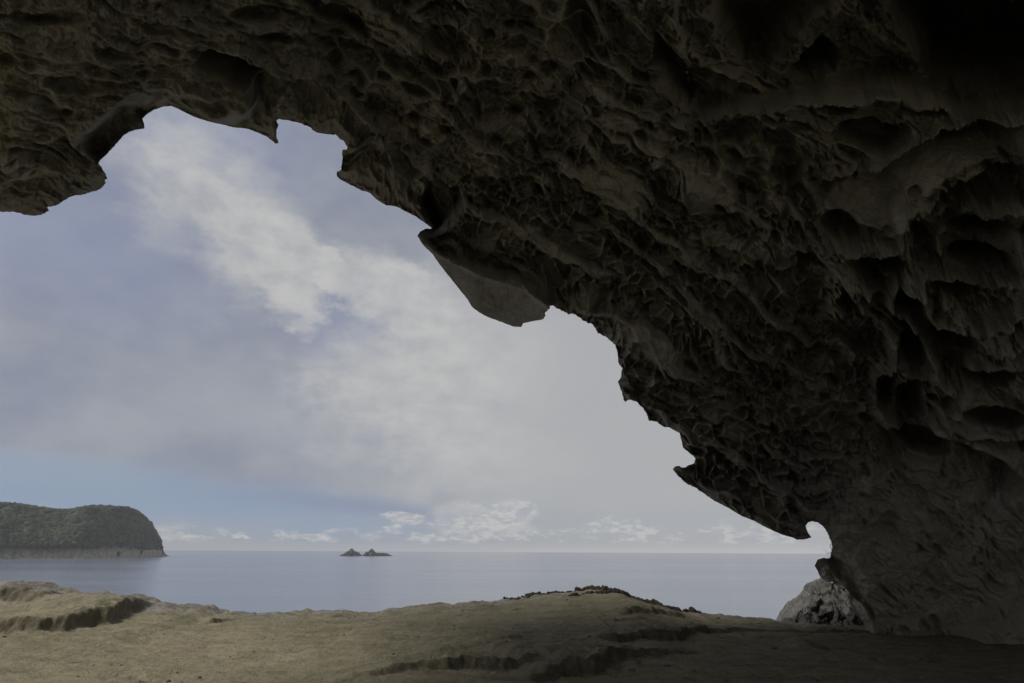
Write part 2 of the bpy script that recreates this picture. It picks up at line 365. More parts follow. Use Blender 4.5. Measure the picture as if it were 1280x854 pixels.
# ------------------------------------------------------------ the cave: one sculpted shell
EC = np.array([1.0, 1.0, -0.5]); ER = np.array([17.0, 14.0, 6.1])
def shell(d):
    o = (EYE-EC)/ER; q = d/ER
    A = (q*q).sum(-1); B = (q*o).sum(-1); Cc = (o*o).sum()-1
    return (-B+np.sqrt(B*B-A*Cc))/A
def cave_sculpt(x, y, dl):
    """metres added to the distance (positive = carved away). x, y: sight coordinates; dl: sight distance to the lip"""
    h = np.zeros(x.shape); rib = np.zeros(x.shape)
    wob_x = x+7*fbm2(x/34, y/34, 3, 91); wob_y = y+7*fbm2(x/34+9, y/34, 3, 92)
    def near(P, m):
        P = pts(P); lo = P.min(0)-m; hi = P.max(0)+m
        return P, np.nonzero((x > lo[0]) & (x < hi[0]) & (y > lo[1]) & (y < hi[1]))[0]
    def ledge(P, amp, w, side, soft=4, taper=.12):
        P, i = near(P, w*3.2)
        d, sg, t = polyline_d(P, wob_x[i], wob_y[i])
        s = d*sg*side
        e = np.minimum(1, np.minimum(t, 1-t)/taper+0.02)
        h[i] += amp*e*sstep(-soft*.5, soft, s)*np.exp(-np.maximum(s, 0)/w)
        h[i] -= amp*.18*e*np.exp(-(s/ (soft*1.6))**2)
        rib[i] = np.maximum(rib[i], .8*e*np.exp(-((s+soft*.6)/(soft*.9))**2))
    def region(P, amp, soft):
        P, i = near(P, 12)
        d, _, _ = polyline_d(np.vstack([P, P[:1]]), wob_x[i], wob_y[i])
        ins = inside(P, wob_x[i], wob_y[i])
        h[i] += amp*np.where(ins, sstep(0, soft, d), 0)
    def ridge(P, amp, w):
        P, i = near(P, w*6)
        d, _, t = polyline_d(P, wob_x[i]+2.2*fbm2(x[i]/9, y[i]/9, 2, 5), wob_y[i]+2.2*fbm2(x[i]/9, y[i]/9, 2, 6))
        e = np.minimum(1, np.minimum(t, 1-t)/.08+.05)
        h[i] -= amp*e*np.exp(-d/w)
        rib[i] = np.maximum(rib[i], e*np.exp(-(d/(w*.5))**2))
    def pit(cx, cy, rx, ry, ang, amp):
        i = np.nonzero((np.abs(x-cx) < 2.5*max(rx, ry)) & (np.abs(y-cy) < 2.5*max(rx, ry)))[0]
        c, s_ = math.cos(math.radians(ang)), math.sin(math.radians(ang))
        u = ((wob_x[i]-cx)*c+(wob_y[i]-cy)*s_)/rx; v = ((wob_y[i]-cy)*c-(wob_x[i]-cx)*s_)/ry
        r = np.hypot(u, v)
        h[i] += amp*(1-sstep(.55, 1.05, r))
        rib[i] = np.maximum(rib[i], .5*np.exp(-((r-1.1)/.12)**2))
    # broad swells
    h += .55*fbm2(x/260, y/200, 3, 11) + .22*fbm2(x/90, y/70, 3, 12)
    # lip: the rock rounds off towards the sea
    h += 0.5*np.exp(-dl/9.0)*sstep(0, 1, .6+fbm2(x/60, y/60, 2, 3))
    # left part of the roof: long ledge with a darker lip band behind it
    region([(262,60),(300,66),(345,90),(392,100),(432,126),(452,150),(480,186),(500,214),(530,235),(548,262),(562,290),(541,300),(420,290),(330,230),(250,190),(262,150),(310,140),(300,120),(240,82)], 2.3, 13)
    ridge([(235,52),(262,60),(300,66),(345,90),(392,100),(432,126),(452,150),(480,186),(500,214),(530,235)], .30, 6)
    region([(530,232),(550,224),(572,240),(586,256),(582,276),(562,288),(545,286),(526,264)], 2.4, 9)
    region([(176,172),(198,135),(205,110),(165,118),(125,140),(98,165),(88,182),(100,205),(125,214)], 1.4, 24)
    ledge([(86,166),(90,182),(104,196),(122,207)], .45, 22, -1, 3)
    ledge([(165,140),(215,120),(262,127),(302,128)], .45, 26, -1, 4)
    ledge([(230,62),(268,92),(305,126)], .5, 30, 1, 4)
    pit(20, 204, 26, 17, 10, -.55); pit(88, 104, 38, 10, 12, .4); pit(160, 68, 42, 9, 8, .25)
    pit(84, 140, 10, 9, 0, .25); pit(28, 70, 40, 10, 4, .3); pit(60, 20, 60, 10, 2, .35); pit(210, 34, 50, 10, 15, .3)
    ledge([(0,232),(60,218),(110,225),(140,222)], .35, 40, -1, 8)
    # hooked tooth between the first two bays
    ridge([(372,112),(352,130),(340,150),(345,176)], .35, 6)
    # top edge grooves
    pit(415, 20, 60, 12, 28, .7); pit(320, 18, 34, 12, 5, .55); pit(560, 56, 34, 20, 20, .6); pit(500, 92, 30, 10, 25, .35)
    pit(345, 50, 26, 9, 0, .45); pit(430, 62, 40, 9, 8, .35); pit(520, 118, 22, 8, 20, .5)
    ridge([(300,44),(340,34),(400,46),(440,72)], .2, 6); ridge([(560,130),(600,92),(640,70),(690,75)], .2, 7)
    # blade of rock over the middle bay: bright striated underside, dark bowl above its edge
    ledge([(520,292),(545,312),(565,325),(600,342),(640,356),(668,368),(690,388)], .95, 42, 1, 4, .05)
    i = np.nonzero((x > 515) & (x < 700) & (y > 290) & (y < 420))[0]
    d, sg, t = polyline_d(pts([(520,292),(545,312),(565,325),(600,342),(640,356),(668,368),(690,388)]), x[i], y[i])
    h[i] += np.where(sg < 0, .035*d, 0) * sstep(0, .15, t)
    striate = np.zeros(x.shape); striate[i] = np.where(sg < 0, sstep(0, 4, d), 0)
    # shelf band across the middle right
    ledge([(770,165),(830,190),(905,208),(960,236),(985,262)], .3, 30, 1, 5)
    # high vault, top right
    region([(1112,-60),(1400,-60),(1400,150),(1290,158),(1215,160),(1172,140),(1150,98),(1122,60),(1100,20)], 5.5, 60)
    region([(880,-40),(1075,-60),(1060,10),(1010,50),(965,112),(930,104),(905,70),(893,30)], 3.0, 36)
    region([(970,120),(1000,90),(1035,60),(1062,90),(1052,118),(1000,124)], 1.8, 18)
    region([(700,0),(745,-10),(752,40),(735,62),(705,55)], .35, 18); region([(752,-10),(810,0),(812,60),(780,75),(756,50)], .4, 18)
    region([(815,30),(845,60),(870,100),(880,130),(862,148),(838,120),(818,80)], 1.6, 16)
    ridge([(843,-10),(846,24),(857,66),(878,84),(892,90),(905,106),(935,118),(962,134)], .5, 8)
    ridge([(846,24),(880,24),(896,36),(888,52)], .35, 6)
    ledge([(840,154),(868,158),(892,150),(905,142),(960,136),(1000,128),(1060,124),(1120,124),(1165,136),(1215,163)], 1.7, 70, 1, 5)
    ledge([(1012,242),(1060,220),(1096,214),(1149,184),(1185,172),(1216,165),(1290,160)], 1.5, 46, -1, 5)
    ledge([(1120,296),(1149,277),(1175,247),(1215,228),(1290,208)], 1.5, 44, -1, 4)
    pit(1092, 178, 42, 20, 8, .9); pit(1062, 170, 30, 12, -10, .5); pit(1128, 176, 15, 11, 0, .7); pit(1046, 141, 32, 9, 5, .6)
    pit(910, 168, 44, 13, -6, .8); pit(975, 178, 30, 16, 15, .8); pit(990, 160, 22, 9, 0, .5); pit(1160, 152, 38, 7, 6, .35)
    pit(985, 215, 26, 28, 20, .8); pit(885, 200, 20, 16, 30, .5); pit(935, 235, 34, 15, 25, .5); pit(1050, 285, 30, 22, 20, .6)
    pit(1120, 262, 16, 20, 0, -.4); pit(930, 185, 12, 14, 0, -.2)
    ridge([(965,138),(972,160)], .2, 3.5)
    ridge([(1004,238),(1012,226),(1002,205),(985,185)], .2, 5)
    for P in ([(969,296),(1000,302),(1032,308),(1075,306),(1111,305),(1150,300)], [(1035,312),(1046,330),(1077,356),(1108,362),(1119,348),(1180,342),(1230,346),(1290,345)],
              [(1150,290),(1185,274),(1230,272),(1290,262)], [(1108,362),(1112,380),(1130,392),(1146,414),(1160,438),(1166,448),(1158,462)],
              [(1128,362),(1150,372),(1162,392),(1190,398),(1224,396),(1260,384),(1290,372)], [(1120,318),(1132,342),(1150,348)],
              [(1040,332),(1062,352),(1077,377),(1098,392),(1115,415),(1118,445),(1104,470),(1098,492)], [(1176,320),(1172,300),(1186,290)],
              [(1170,372),(1192,384),(1200,376)], [(1118,445),(1138,462),(1160,460),(1172,474),(1204,480),(1200,498),(1180,510)],
              [(1168,484),(1180,512),(1176,530),(1160,520)], [(1224,396),(1232,418),(1262,424),(1290,414)], [(1196,444),(1230,440),(1290,452)],
              [(1098,492),(1108,520),(1122,530)], [(1262,296),(1272,318),(1262,326)], [(1048,352),(1040,372),(1052,392)]):
        ridge(P, .75, 9)
    for a in ((1080,330,24,13,15,.6),(1110,330,20,14,0,.9),(1135,375,22,12,10,.8),(1185,360,34,9,0,.7),(1230,322,44,14,0,1.0),(1230,292,38,10,-6,.8),
              (1140,428,16,26,-20,.8),(1110,485,14,30,8,.9),(1090,350,20,12,30,.6),(1190,420,30,15,10,.8),(1250,405,26,9,0,.7),(1230,470,40,13,6,.8),
              (1180,495,22,9,0,.8),(1140,500,18,30,0,.9),(1240,520,50,16,10,1.0),(1160,560,40,20,20,.8),(1060,372,18,13,0,.5),(1275,435,22,8,0,.8),
              (1040,350,12,14,0,-.3),(1010,320,22,12,20,.4)):
        pit(*a)
    ledge([(1100,540),(1150,548),(1200,556),(1224,566),(1252,578),(1290,612)], 1.2, 60, -1, 6)
    ledge([(1130,520),(1170,532),(1215,548),(1260,552),(1300,548)], .5, 30, -1, 5)
    # the foot: ribs slanting down to the ground
    ridge([(1036,700),(1060,742),(1090,775),(1100,800)], .25, 9); pit(1052, 712, 26, 10, 40, .35)
    ridge([(1062,690),(1085,730),(1120,770)], .12, 10)
    pit(1075, 748, 34, 6, 55, .28)
    # debris ramp by the right edge
    i = np.nonzero((x > 1150) & (y > 690))[0]
    h[i] -= .9*sstep(0, 90, (x[i]-1205)+(y[i]-772)*1.6)*sstep(690, 760, y[i])
    # ---- honeycomb weathering
    wx = x+30*fbm2(x/130, y/130, 3, 21)+9*fbm2(x/42, y/42, 3, 22, .6); wy = y+30*fbm2(x/130+5, y/130, 3, 23)+9*fbm2(x/42, y/42+7, 3, 24, .6)
    ang = np.radians(34) ; ca, sa = math.cos(ang), math.sin(ang)
    flat = np.radians(14); cf, sf = math.cos(flat), math.sin(flat)
    def cells(size, stretch, seed, c, s_, w0=.22):
        u = (wx*c+wy*s_)/(size*stretch); v = (wy*c-wx*s_)/size
        f1, f2, idv = worley2(u, v, seed)
        e = f2-f1
        return sstep(0, w0, e)*(1-.35*f1), e, idv
    def G(cx, cy, rx, ry): return np.exp(-((x-cx)/rx)**2-((y-cy)/ry)**2)
    smooth_foot = sstep(0, 1, ((x-1010)*.7+(y-560))/150) * sstep(985, 1080, x)
    left = 1-sstep(300, 520, x)
    blade = striate
    patch = sstep(-.25, .35, fbm2(x/110, y/80, 3, 31))
    patch2 = sstep(-.3, .3, fbm2(x/60, y/60, 3, 32))
    honey = np.clip(G(650,300,110,55)+G(860,470,210,110)*.8+G(760,250,220,90)*.7+G(930,600,120,60)+G(900,350,200,90)*.8+.25, 0, 1.1)*(1-left*.75)*(1-smooth_foot*.85)*(1-blade)
    right = sstep(960, 1100, x)*(1-smooth_foot)
    h *= 1+.75*right
    RP = pts([(1015,245),(1060,222),(1150,186),(1220,168),(1300,160),(1300,205),(1215,228),(1175,247),(1149,277),(1118,298),(1060,290),(1020,270)])
    dr, _, _ = polyline_d(np.vstack([RP, RP[:1]]), wob_x, wob_y); roll = np.where(inside(RP, wob_x, wob_y), sstep(0, 16, dr), 0)
    h -= .55*roll
    PP = pts([(1000,132),(1060,126),(1130,128),(1195,160),(1120,205),(1020,238),(1008,225),(1040,200),(1080,160),(1030,150)])
    sel = fbm2(x/95, y/70, 3, 33)+.9*(G(650,310,90,50)+.6*G(930,620,90,50)-.5*G(820,230,120,50))   # which pit size rules where
    s31 = sstep(.02, -.16, sel)*.9+.12; s15 = sstep(-.12, .02, sel)*(1-sstep(.55, .8, sel)*.3); s8 = np.clip(sstep(-.34, -.14, sel)*sstep(.16, -.02, sel)+.35*patch2, 0, 1)
    keep = (1-blade*.85)*(1-smooth_foot*.78)*(1-roll*.92)
    k, e, idv = cells(70, 1.6, 1, cf, sf, .55)
    h += (.18+.28*right)*(1-left*.7)*keep*k*(.3+.9*idv)
    band = fbm2((wx*ca+wy*sa)/170, (wy*ca-wx*sa)/26, 3, 34); strk = sstep(.10, .30, band)*(1-right*.6)   # smoother flowing bands between the pitted ones
    keep = keep*(1-.75*strk); h -= .26*band*(1-smooth_foot*.6)*(1-left*.4)*(1-blade)*(1-roll)
    k, e, idv = cells(25, 2.0, 2, ca, sa, .20)
    h += (.32*s31+.05)*(1-left*.7)*keep*k*(.25+idv); rib = np.maximum(rib, .55*s31*keep*(1-left*.6)*(1-sstep(0, .09, e)))
    k, e, idv = cells(12.5, 1.5, 3, ca, sa, .17)
    h += .37*s15*(.35+honey)*(1-left*.8)*keep*k*(.5+.6*idv); rib = np.maximum(rib, .95*s15*(.3+honey)*(1-left*.8)*keep*(1-sstep(0, .13, e)))
    k, e, idv = cells(7.2, 1.3, 4, ca, sa, .22)
    h += .25*s8*(.4+honey)*(1-left*.6)*keep*k*(.4+.7*idv)+.02*keep*k; rib = np.maximum(rib, .7*s8*(1-left*.7)*keep*(1-sstep(0, .18, e)))
    # deep scattered alveoli
    f1, f2, idv = worley2((wx*ca+wy*sa)/30, (wy*ca-wx*sa)/19, 8)
    h += .34*np.where(idv > .74, 1-sstep(.16, .42, f1), 0)*(1-left*.8)*(1-smooth_foot*.55)*(1-blade)
    f1, f2, idv = worley2((wx*.62+wy*.78)/15, (wy*.62-wx*.78)/5.5, 9)
    h -= .16*smooth_foot*fbm2((wx*.6+wy*.8)/120, (wy*.6-wx*.8)/20, 4, 45, .55)
    h += .10*sstep(-.1, .4, fbm2(x/50, y/50, 2, 46))*np.where(idv > .62, 1-sstep(.14, .4, f1), 0)*smooth_foot
    # flowing folds, bedding grooves (left and top)
    u = (wx*math.cos(.3)+wy*math.sin(.3)); v = (wy*math.cos(.3)-wx*math.sin(.3))
    fold = 1-np.abs(fbm2(u/150, v/22, 4, 41, .48))*2.6
    h -= (.20*left+.04)*(1-smooth_foot*.7)*(1-blade)*fold
    fold2 = 1-np.abs(fbm2((wx*ca+wy*sa)/55, (wy*ca-wx*sa)/11, 4, 43, .6))*2.6
    h -= .04*(1-roll)*(1-left*.4)*(1-blade*.6)*(1-.3*smooth_foot)*fold2
    # blade striation
    sl = (y-x*.42)
    h += blade*(.12*fbm2(x/55, sl/6.5+.6*fbm2(x/30, y/30, 2, 53), 4, 51, .65)+.12*fbm2(x/16, y/11, 4, 52, .65))
    # grit
    h += .035*fbm2(x/4.5, y/4.5, 3, 61, .75)*(1-.7*blade) + (.06+.05*left)*fbm2(x/14, y/11, 3, 62)*(1-.7*blade)
    rib *= sstep(-.45, .25, fbm2(x/75, y/60, 3, 71))
    return h, rib

def axis(lo, hi, a, b, step, grow=1.13):
    c = list(np.arange(a, b+1e-6, step)); s = step; v = c[-1]; up = []
    while v < hi: s *= grow; v += s; up.append(v)
    s = step; v = c[0]; dn = []
    while v > lo: s *= grow; v -= s; dn.append(v)
    return np.array(dn[::-1]+c+up)
def build_cave(step=1.08):
    xs = axis(-4200, 4200, -12, 1292, step); ys = axis(-4200, 4200, -12, 800, step)
    nx, ny = len(xs), len(ys)
    ins = np.zeros((ny, nx), bool)                     # inside the opening
    P = OPEN; A = P; B = np.roll(P, -1, 0)
    for j, yy in enumerate(ys):
        m = (A[:, 1] > yy) != (B[:, 1] > yy)
        if not m.any(): continue
        c = np.sort((B[m, 0]-A[m, 0])*(yy-A[m, 1])/(B[m, 1]-A[m, 1])+A[m, 0])
        ins[j] = np.searchsorted(c, xs) % 2 == 1
    X, Y = np.meshgrid(xs, ys)
    rock = ~ins
    vid = np.full((ny, nx), -1, np.int64); vid[rock] = np.arange(rock.sum())
    PX = list([X[rock]]); PY = list([Y[rock]]); nv = int(rock.sum())
    full = rock[:-1, :-1] & rock[:-1, 1:] & rock[1:, 1:] & rock[1:, :-1]
    j, i = np.nonzero(full)
    quads = np.stack([vid[j, i], vid[j, i+1], vid[j+1, i+1], vid[j+1, i]], -1)
    mixed = ~full & (rock[:-1, :-1] | rock[:-1, 1:] | rock[1:, 1:] | rock[1:, :-1])
    cut = {}; ex = []; ey = []; bedges = []; polys = {3: [], 4: [], 5: []}
    def cross(a, b):                                   # grid indices of the edge ends
        key = (a, b) if a < b else (b, a)
        if key in cut: return cut[key]
        (j0, i0), (j1, i1) = key
        x0, y0, x1, y1 = xs[i0], ys[j0], xs[i1], ys[j1]
        if y0 == y1:
            m = (A[:, 1] > y0) != (B[:, 1] > y0)
            c = (B[m, 0]-A[m, 0])*(y0-A[m, 1])/(B[m, 1]-A[m, 1])+A[m, 0]
            c = c[(c >= min(x0, x1)-1e-6) & (c <= max(x0, x1)+1e-6)]
            p = (c.mean() if len(c) else (x0+x1)/2, y0)
        else:
            m = (A[:, 0] > x0) != (B[:, 0] > x0)
            c = (B[m, 1]-A[m, 1])*(x0-A[m, 0])/(B[m, 0]-A[m, 0])+A[m, 1]
            c = c[(c >= min(y0, y1)-1e-6) & (c <= max(y0, y1)+1e-6)]
            p = (x0, c.mean() if len(c) else (y0+y1)/2)
        ex.append(p[0]); ey.append(p[1]); cut[key] = nv+len(ex)-1
        return cut[key]
    for j, i in zip(*np.nonzero(mixed)):
        cs = [(int(j), int(i)), (int(j), int(i)+1), (int(j)+1, int(i)+1), (int(j)+1, int(i))]
        poly = []; edge = []
        for k in range(4):
            a, b = cs[k], cs[(k+1) % 4]; ra, rb = rock[a], rock[b]
            if ra: poly.append(int(vid[a]))
            if ra != rb: c = cross(a, b); poly.append(c); edge.append((c, ra))
        if len(poly) in polys: polys[len(poly)].append(poly)
        elif len(poly) == 6: polys[3].append(poly[:3]); polys[5].append([poly[0]]+poly[2:])
        if len(edge) == 2: bedges.append((edge[0][0], edge[1][0]) if edge[0][1] else (edge[1][0], edge[0][0]))
    px = np.concatenate(PX+[np.array(ex)]); py = np.concatenate(PY+[np.array(ey)])
    # distance to the lip, coarse then interpolated
    gx = np.arange(-60, 1341, 5.0); gy = np.arange(-60, 861, 5.0); GX, GY = np.meshgrid(gx, gy)
    dl_, _, _ = polyline_d(LIP[::1], GX.ravel(), GY.ravel()); D = dl_.reshape(GX.shape)
    fx = np.clip((px+60)/5, 0, len(gx)-1.001); fy = np.clip((py+60)/5, 0, len(gy)-1.001)
    ix = fx.astype(int); iy = fy.astype(int); tx = fx-ix; ty = fy-iy
    dl = D[iy, ix]*(1-tx)*(1-ty)+D[iy, ix+1]*tx*(1-ty)+D[iy+1, ix]*(1-tx)*ty+D[iy+1, ix+1]*tx*ty
    # outside the picture the relief is sampled on an even angular measure
    qx = (px-640)/FPX; qy = (py-427)/FPX; q = np.hypot(qx, qy)+1e-9
    k = np.where(q < .95, 1.0, (.95+np.arctan(q-.95))/q)
    h, rib = cave_sculpt(640+qx*k*FPX, 427+qy*k*FPX, dl)
    d = rays(px, py); r0 = shell(d); h = h*np.clip(r0/12.5, .55, 1.1)
    # push most of the relief along the wall's own normal, keep the rim where it is
    base = EYE+d*r0[:, None]; n = (base-EC)/(ER*ER); n /= np.linalg.norm(n, axis=1, keepdims=True)
    f = (sstep(4, 40, dl)*.25)[:, None]
    dirv = d*(1-f)+n*f; dirv /= np.linalg.norm(dirv, axis=1, keepdims=True)
    V = base+dirv*h[:, None]
    V[:, 2] = np.maximum(V[:, 2], -3.0)
    # behind the camera: close the shell with rings to the rear
    ring = np.concatenate([vid[0, :], vid[1:, -1], vid[-1, -2::-1], vid[-2:0:-1, 0]])
    keep = ring >= 0
    rv = [V]; faces4 = [quads]; n0 = len(V); prev = ring.copy(); rd = rays(np.concatenate([X[0, :], X[1:, -1], X[-1, -2::-1], X[-2:0:-1, 0]]),
                                                                         np.concatenate([Y[0, :], Y[1:, -1], Y[-1, -2::-1], Y[-2:0:-1, 0]]))
    fwd = MW @ np.array([0, 0, -1.0]); ribs = [rib]
    K = 16; N = len(ring)
    for kx in range(1, K+1):
        t = kx/K; dd = rd*(1-t)-fwd*t*.98+rd*.02*t; dd /= np.linalg.norm(dd, axis=1, keepdims=True)
        hh = .5*fbm2(dd[:, 0]*4+dd[:, 1]*3, dd[:, 2]*5, 4, 77)
        W_ = EYE+dd*(shell(dd)+hh)[:, None]; W_[:, 2] = np.maximum(W_[:, 2], -3)
        rv.append(W_); ribs.append(np.zeros(N)); cur = n0+np.arange(N); n0 += N
        ok = (prev >= 0) & (np.roll(prev, -1) >= 0)
        # unseen left and rear wall: gap added to let more daylight in
        ra = np.degrees(np.arctan2(dd[:, 0], dd[:, 1])); re = np.degrees(np.arcsin(np.clip(dd[:, 2], -1, 1)))
        ra = np.where(ra > 90, ra-360, ra); lim = 58+5*np.sin(ra*.09)+5*fbm2(ra/9, ra*0+2, 3, 78)-sstep(205, 230, -ra)*27-sstep(272, 279, -ra)*60+10*sstep(-140,-180,ra)
        gap = (ra < -60) & (re < lim)
        ok &= ~gap & ~np.roll(gap, -1)
        q4 = np.stack([prev, cur, np.roll(cur, -1), np.roll(prev, -1)], -1)[ok]
        faces4.append(q4); prev = cur
    # lip thickness: the rim turns and runs out towards the sea side
    be = np.array(bedges); uniq, inv = np.unique(be.ravel(), return_inverse=True); be_l = inv.reshape(-1, 2)
    bx = np.arange(-400, 1500, 10.0); by = np.arange(-300, 1200, 10.0); BX, BY = np.meshgrid(bx, by)
    mk = (~inside(OPEN, BX, BY)).astype(float)
    ker = np.exp(-(np.arange(-12, 13)/4.5)**2); ker /= ker.sum()
    for ax in (0, 1): mk = np.apply_along_axis(lambda v_: np.convolve(np.pad(v_, 12, 'edge'), ker, 'valid'), ax, mk)
    gy_, gx_ = np.gradient(mk)
    ii = np.clip(((px[uniq]+400)/10).round().astype(int), 0, len(bx)-1); jj = np.clip(((py[uniq]+300)/10).round().astype(int), 0, len(by)-1)
    outv = np.stack([gx_[jj, ii], gy_[jj, ii]], 1)+1e-6; outv /= np.linalg.norm(outv, axis=1, keepdims=True)
    right_v = MW[:, 0]; up_v = MW[:, 1]
    lat = outv[:, :1]*right_v-outv[:, 1:]*up_v
    prev = uniq
    dd = d[uniq]; base_r = V[uniq]
    # where a sideways step would cross an open bay (hooks, teeth) the rim runs straight back instead
    sc = np.ones(len(uniq))
    for stp in (2.5, 5, 9, 14, 20, 28, 38, 50, 64, 80):
        q_ = np.stack([px[uniq], py[uniq]], 1)+outv*stp
        sc[inside(OPEN, q_[:, 0], q_[:, 1])] = 0
    for _ in range(30):
        m_ = sc.copy(); np.minimum.at(m_, be_l[:, 0], sc[be_l[:, 1]]+.06); np.minimum.at(m_, be_l[:, 1], sc[be_l[:, 0]]+.06); sc = np.minimum(m_, 1)
    for kk, (a, b_) in enumerate([(.06, -.002), (.16, .012), (.34, .04), (.65, .13), (1.1, .32), (1.8, .7), (2.8, 1.3), (4.4, 2.6), (6.5, 4.6), (9.0, 8.0)]):
        nn = fbm2(base_r[:, 0]*2.2, base_r[:, 2]*2.2+kk*.7, 3, 88)
        W_ = base_r+dd*(a*(1+.35*nn)*(.35+.65*sc))[:, None]+lat*(b_*(1+.4*nn)*np.maximum(sc-.15, 0)/.85)[:, None]
        rv.append(W_); ribs.append(np.zeros(len(W_))); cur = n0+np.arange(len(W_)); n0 += len(W_)
        faces4.append(np.stack([prev[be_l[:, 0]], prev[be_l[:, 1]], cur[be_l[:, 1]], cur[be_l[:, 0]]], -1)); prev = cur
    V = np.vstack(rv); rib = np.concatenate(ribs)
    me = mesh_from('cave', V, [np.vstack(faces4), polys[3], polys[4], polys[5]], {'rib': np.clip(rib, 0, 1)})
    o = link('cave', me, MAT['cave'])
    return struct(o, label='dark brown honeycombed sandstone roof and wall of the sea cave')
build_cave()

# ------------------------------------------------------------ ground platform in front of and inside the cave
SKY_L = pts([(-60,727),(0,728),(28,728.5),(49,727.5),(64,728.5),(73,733.4),(90,736.6),(101,738.8),(129,739.8),(148,741.6),(157.5,744.6),(167,744),
(189,746),(202.5,752),(223,753.8),(248,755.3),(267,757.2),(285.6,765),(330.6,766),(357,764.7),(407.5,763.4),(432,762.8),(455,765.3),(477.5,764.3),
(483,761),(502,759.6),(522.5,756.6),(545,754.4),(567.5,754),(595.6,751),(620,750.6),(635,748.4),(654,746),(678,741.4),(692,739.6),(716,739),
(722,737),(750,736.4),(767,737.3),(776,740),(784,744),(795,748),(814,752),(829,757.3),(840,760),(847.5,762.8),(857,763.4),(861.6,762),(868,764.7),
(885,767),(898,768.5),(916,770.3),(937,770.9),(954,773.7),(972.5,776),(991,777),(1021,781),(1047.5,782.5),(1100,783),(1200,783),(1340,783)])
def edge_y(x): return 15.2+.5*np.sin(x*.35+1)+.35*np.sin(x*.9)-1.2*sstep(6, 9, x)*0
def gp(px, py, z=0.0):
    """world point where the sight line meets the level z"""
    d = rays(px, py); t = (z-EYE[2])/d[..., 2]; return EYE+d*t[..., None]
ex_ = []; ez_ = []
for q in SKY_L:
    d = rays(q[0], q[1]); t = 15.2/d[1]
    for _ in range(6): t = edge_y(d[0]*t)/d[1]
    ex_.append(d[0]*t); ez_.append(EYE[2]+d[2]*t)
ex_ = np.array(ex_); ez_ = np.array(ez_)
def ground_h(x, y):
    ye = edge_y(x); ze = np.interp(x, ex_, ez_)
    t = np.clip((y-7.5)/(ye-7.5), 0, 1)
    zs = ze*t**1.35
    crust_shade = np.zeros(x.shape)
    # small relief
    n = fbm2(x*.5, y*.7, 4, 101)*.07+fbm2(x*1.6, y*3.2, 4, 102, .6)*.028+fbm2(x*6, y*11, 4, 103, .65)*.026
    rills = -(np.clip(fbm2(x*1.3+y*.4, y*6.5, 4, 104, .6)-.18, 0, 1))*.12
    z = zs+n*sstep(0, 1, (ye-y)/1.2+.2)+rills*sstep(0, 1, (ye-y)/1.5)
    near = sstep(-.2, 1.2, y-ye+1.3)*(y < ye+.5)
    def scarp(P, hgt, wid=.10, back=3.5, cr=.8, seed=1, rough=.16):
        nonlocal z, crust_shade
        wpt = np.array([gp(a, b, c) for a, b, c in P])[:, :2]; lo = wpt.min(0)-1.2; hi = wpt.max(0)+1.2; hi[1] += back*2.5
        i = np.nonzero((x > lo[0]) & (x < hi[0]) & (y > lo[1]) & (y < hi[1]))[0]
        xx, yy = x[i], y[i]
        wxx = xx+rough*fbm2(xx*1.3, yy*1.3+seed, 4, 110+seed, .6)+.06*fbm2(xx*7, yy*7, 3, 120+seed); wyy = yy+rough*1.3*fbm2(xx*1.3+4, yy*1.3+seed, 4, 130+seed, .6)+.06*fbm2(xx*7, yy*7+5, 3, 125+seed)
        d, sg, t = polyline_d(wpt, wxx, wyy); s = -d*sg
        L = np.hypot(*(wpt[1:]-wpt[:-1]).T); cum = np.concatenate([[0], np.cumsum(L)])/L.sum()
        hh = (1-sstep(-1.1, -.1, yy-edge_y(xx)))*np.interp(t, cum, hgt)*(.9+(.3 if seed == 1 else .7)*fbm2(xx*2.2, yy*2.2, 4, 140+seed, .6))
        bb = back*(.4+.6*np.minimum(1, np.minimum(t, 1-t)*4))
        up = sstep(0, wid, s)*np.exp(-np.maximum(s-wid, 0)/bb)
        z[i] += hh*up-hh*.10*np.exp(-((s+.10)/.10)**2)+.05*np.clip(hh/.1, 0, 1)*np.exp(-(s/.35)**2)*fbm2(xx*6, yy*6, 3, 150+seed, .6)
        crust_shade[i] = np.maximum(crust_shade[i], cr*np.clip(hh/.08, 0, 1)*sstep(-.06, .02, s)*(1-sstep(wid*.9, wid*1.4+.03, s)))  # face tone: dark crusting plus the step's shade painted in
    # left bank (crusted face turned to the cave, its shade painted darker)
    scarp([(-40,812,.0),(0,811,.0),(40,809,.0),(80,806,.0),(105,801,.0),(135,794,.05),(158,787,.05),(170,781,.1),(190,777,.1),(206,769,.1),(232,768,.1)],
          [.2,.22,.22,.24,.25,.27,.28,.26,.22,.12,0], .15, 2.2, .55, 1)
    # broken steps in the foreground
    scarp([(430,862,-.1),(480,858,-.1),(530,853,-.1),(575,851,-.1),(620,852,-.1),(662,853,-.1),(690,858,-.1)], [0,.07,.11,.13,.15,.13,0], .07, 2.2, 1, 2)
    scarp([(655,866,-.1),(690,862,-.1),(740,856,-.1),(768,848,-.1),(790,843,-.1),(830,840,-.1),(868,838,-.1),(890,836,-.1)], [0,.15,.20,.19,.14,.08,.05,0], .07, 1.8, 1, 3)
    scarp([(740,826,-.05),(765,824,-.05),(800,822,-.05),(850,820,-.05),(870,812,-.05),(890,809,-.05),(920,806,-.05),(945,804,-.05),(1000,801,-.05),(1050,797,-.05),(1120,791,-.05),(1200,787,-.05)],
          [0,.08,.14,.19,.10,.11,.07,.04,.03,.055,.04,0], .07, 2.4, 1, 4)
